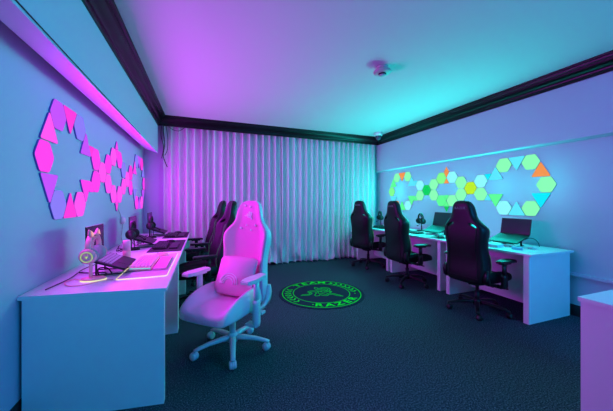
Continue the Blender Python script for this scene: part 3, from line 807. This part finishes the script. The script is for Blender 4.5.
t = thing('card_box', 'small pale box with a dark button, left of the near right laptop', 'box', (3.62, 2.70, DZ))
b = B(); b.box((0, 0, .025), (.07, .10, .05), 0, .006); b.obj('case', [M['white']], t)
b = B(); b.at((-.036, 0, .03)); b.lathe([(0, -.004), (.012, -.004), (.012, .004), (0, .004)], 0, 14, axis='X'); b.at().obj('button', [M['blackpl']], t)

# ------------------------------------------------------------------ cables
def cable(label, pts, r_=.0035, m=None):
    b = B(); b.tube(pts, r_, seg=7, n=7); return tag(b.obj('cable', [m or M['cable']]), label, 'cable')
cable('black laptop cable arching behind the near right laptop', [(3.76, 2.30, .825), (3.79, 2.27, .845), (3.82, 2.23, .835), (3.84, 2.20, .79), (3.84, 2.19, DZ+.004)], .004)
cable('pink headphone cable looping round its stand on the near left desk', [(-.80, 2.36, .755), (-.86, 2.42, .752), (-.89, 2.36, .75), (-.84, 2.26, .75), (-.76, 2.24, .75), (-.70, 2.29, .75), (-.64, 2.33, .75), (-.60, 2.32, .75)], .0035, M['pinkdev'])
cable('black cable tangle behind the pink headphones', [(-.66, 2.52, .752), (-.70, 2.55, .79), (-.74, 2.50, .80), (-.72, 2.44, .765), (-.68, 2.47, .755), (-.72, 2.54, .76), (-.80, 2.56, .757), (-.90, 2.62, .755)], .005)
cable('dark cable running along the wall behind the near left desk', [(-.93, 2.20, .752), (-.90, 2.45, .752), (-.92, 2.75, .752), (-.88, 3.0, .752), (-.90, 3.3, .752), (-.86, 3.45, .752)], .0035)
cable('thin dark cable clipped along the lower edge of the beam above the left lights', [(BL+.003, y, 2.170-.006*y) for y in (.2, 1., 2., 3., 4.)], .0035)
rnd = random.Random(21)
for lab, cx, cy in (('black cable tangle by the headset on the middle left desk', -.84, 3.56), ('second black cable tangle near the wall on the middle left desk', -.78, 4.25), ('black cable tangle on the left desk next to the curtain', -.84, 4.60)):
    cable(lab, [(cx+rnd.uniform(-.07, .07), cy+rnd.uniform(-.13, .13), DZ+.006+rnd.choice((0, 0, .02, .05))) for _ in range(12)], .0045)
cable('dark cable on the middle right desk behind the headset', [(3.86, 4.25, .752), (3.88, 4.0, .752), (3.84, 3.85, .752), (3.80, 3.80, .752)], .004)
# power supply on the left wall, hanging below the light panels
t = thing('power_adapter', 'small round plug and thin cable on the left wall below the lights', 'power adapter', (XL, 4.30, 1.044))
b = B(); b.lathe([(0, 0.002), (.040, .002), (.046, .010), (.042, .045), (.030, .052), (0, .054)], 0, 24, axis='X'); b.obj('plug_body', [M['white']], t)
b = B(); b.tube([(.006, -.16, .17), (.006, -.13, .14), (.006, -.06, .10), (.010, -.02, .04)], .003); b.tube([(.02, 0, -.03), (.012, .02, -.12), (.012, -.02, -.22), (.02, .01, -.30)], .003); b.obj('wire', [M['grey']], t)

# ------------------------------------------------------------------ ceiling fittings
t = thing('smoke_detector', 'round smoke detector on the ceiling', 'smoke detector', (1.84, 2.57, ZC))
b = B(); b.lathe([(0, .0), (.062, .0), (.062, -.012), (.050, -.030), (0, -.030)], 0, 32); b.obj('mount_base', [M['dull']], t)
b = B(); b.lathe([(0, -.030), (.055, -.030), (.092, -.046), (.098, -.056), (.094, -.066), (.060, -.076), (.040, -.078), (0, -.078)], 0, 40); hd = b.obj('detector_head', [M['dull']], t)
b = B(); b.lathe([(0, -.070), (.042, -.074), (.042, -.084), (.036, -.088), (0, -.088)], 0, 28); b.obj('vent_ring', [M['blackpl']], hd)
b = B(); b.lathe([(0, -.084), (.034, -.086), (.034, -.095), (.026, -.100), (0, -.101)], 0, 28); b.obj('sensor_cap', [M['grey']], hd)
t = thing('dome_camera', 'small white dome camera in the far right ceiling corner', 'camera', (3.55, 5.10, ZC)); t.scale = (1.2, 1.2, 1.5)
b = B(); b.lathe([(0, 0), (.075, 0), (.075, -.03), (.066, -.045), (0, -.045)], 0, 28); b.obj('mount_ring', [M['white']], t)
b = B(); b.lathe([(0, -.044), (.056, -.045), (.052, -.072), (.034, -.098), (0, -.108)], 0, 28); b.obj('dome', [M['sensor_dark']], t)

# ------------------------------------------------------------------ lights
def lamp(name, kind, loc, col, power, size=.1, rot=None, size_y=None):
    L = bpy.data.lights.new(name, kind); L.color = col; L.energy = power
    if kind == 'AREA':
        L.size = size
        if size_y: L.shape = 'RECTANGLE'; L.size_y = size_y
    else: L.shadow_soft_size = size
    o = bpy.data.objects.new(name, L); COL.objects.link(o); o.location = loc
    if rot: o.rotation_euler = rot
    return o
PINK = (.72, .0, 1.0); CYAN = (.0, .85, .74)
lamp('panel_lamp', 'AREA', (XL+.03, 3.60, 1.57), PINK, 80, .60, (0, R(-90), 0), 3.0)
lamp('panel_lamp', 'AREA', (XR-.03, 3.80, 1.51), CYAN, 98, .66, (0, R(90), 0), 2.9)
for y, p_ in ((3.3, .5), (4.2, .5), (5.1, 1.6)):
    lamp('panel_halo_lamp', 'POINT', (XL+.32, y, 1.58), PINK, p_, .0)
for y, p_ in ((2.2, 2.8), (2.75, 2.8), (3.4, 2.8), (4.1, 2.8), (4.95, 4.2)):
    lamp('panel_halo_lamp', 'POINT', (XR-.30, y, 1.51), CYAN, p_, .0)
lamp('rear_fill_light', 'AREA', (2.9, -2.0, 2.1), (.0, .38, 1.0), 108, 1.6, (R(80), 0, R(18)), .8)  # unseen blue fill added behind the camera to brighten the foreground

w = bpy.data.worlds.new('world'); sc.world = w; w.use_nodes = True
w.node_tree.nodes['Background'].inputs['Color'].default_value = (.01, .02, .04, 1)

# ------------------------------------------------------------------ camera
cam = bpy.data.cameras.new('camera'); cam.sensor_width = 36; cam.lens = 277.66*36/613
cam.shift_y = -4.8/613; cam.clip_start = .02
co = bpy.data.objects.new('camera', cam); COL.objects.link(co)
co.location = (0, 0, 1.31); co.rotation_euler = (PI/2, 0, -math.atan((306.5-203.68)/277.66))
sc.camera = co
sc.view_settings.view_transform = 'Standard'; sc.view_settings.look = 'None'
sc.view_settings.exposure = 0; sc.view_settings.gamma = 1; sc.view_settings.use_curve_mapping = False
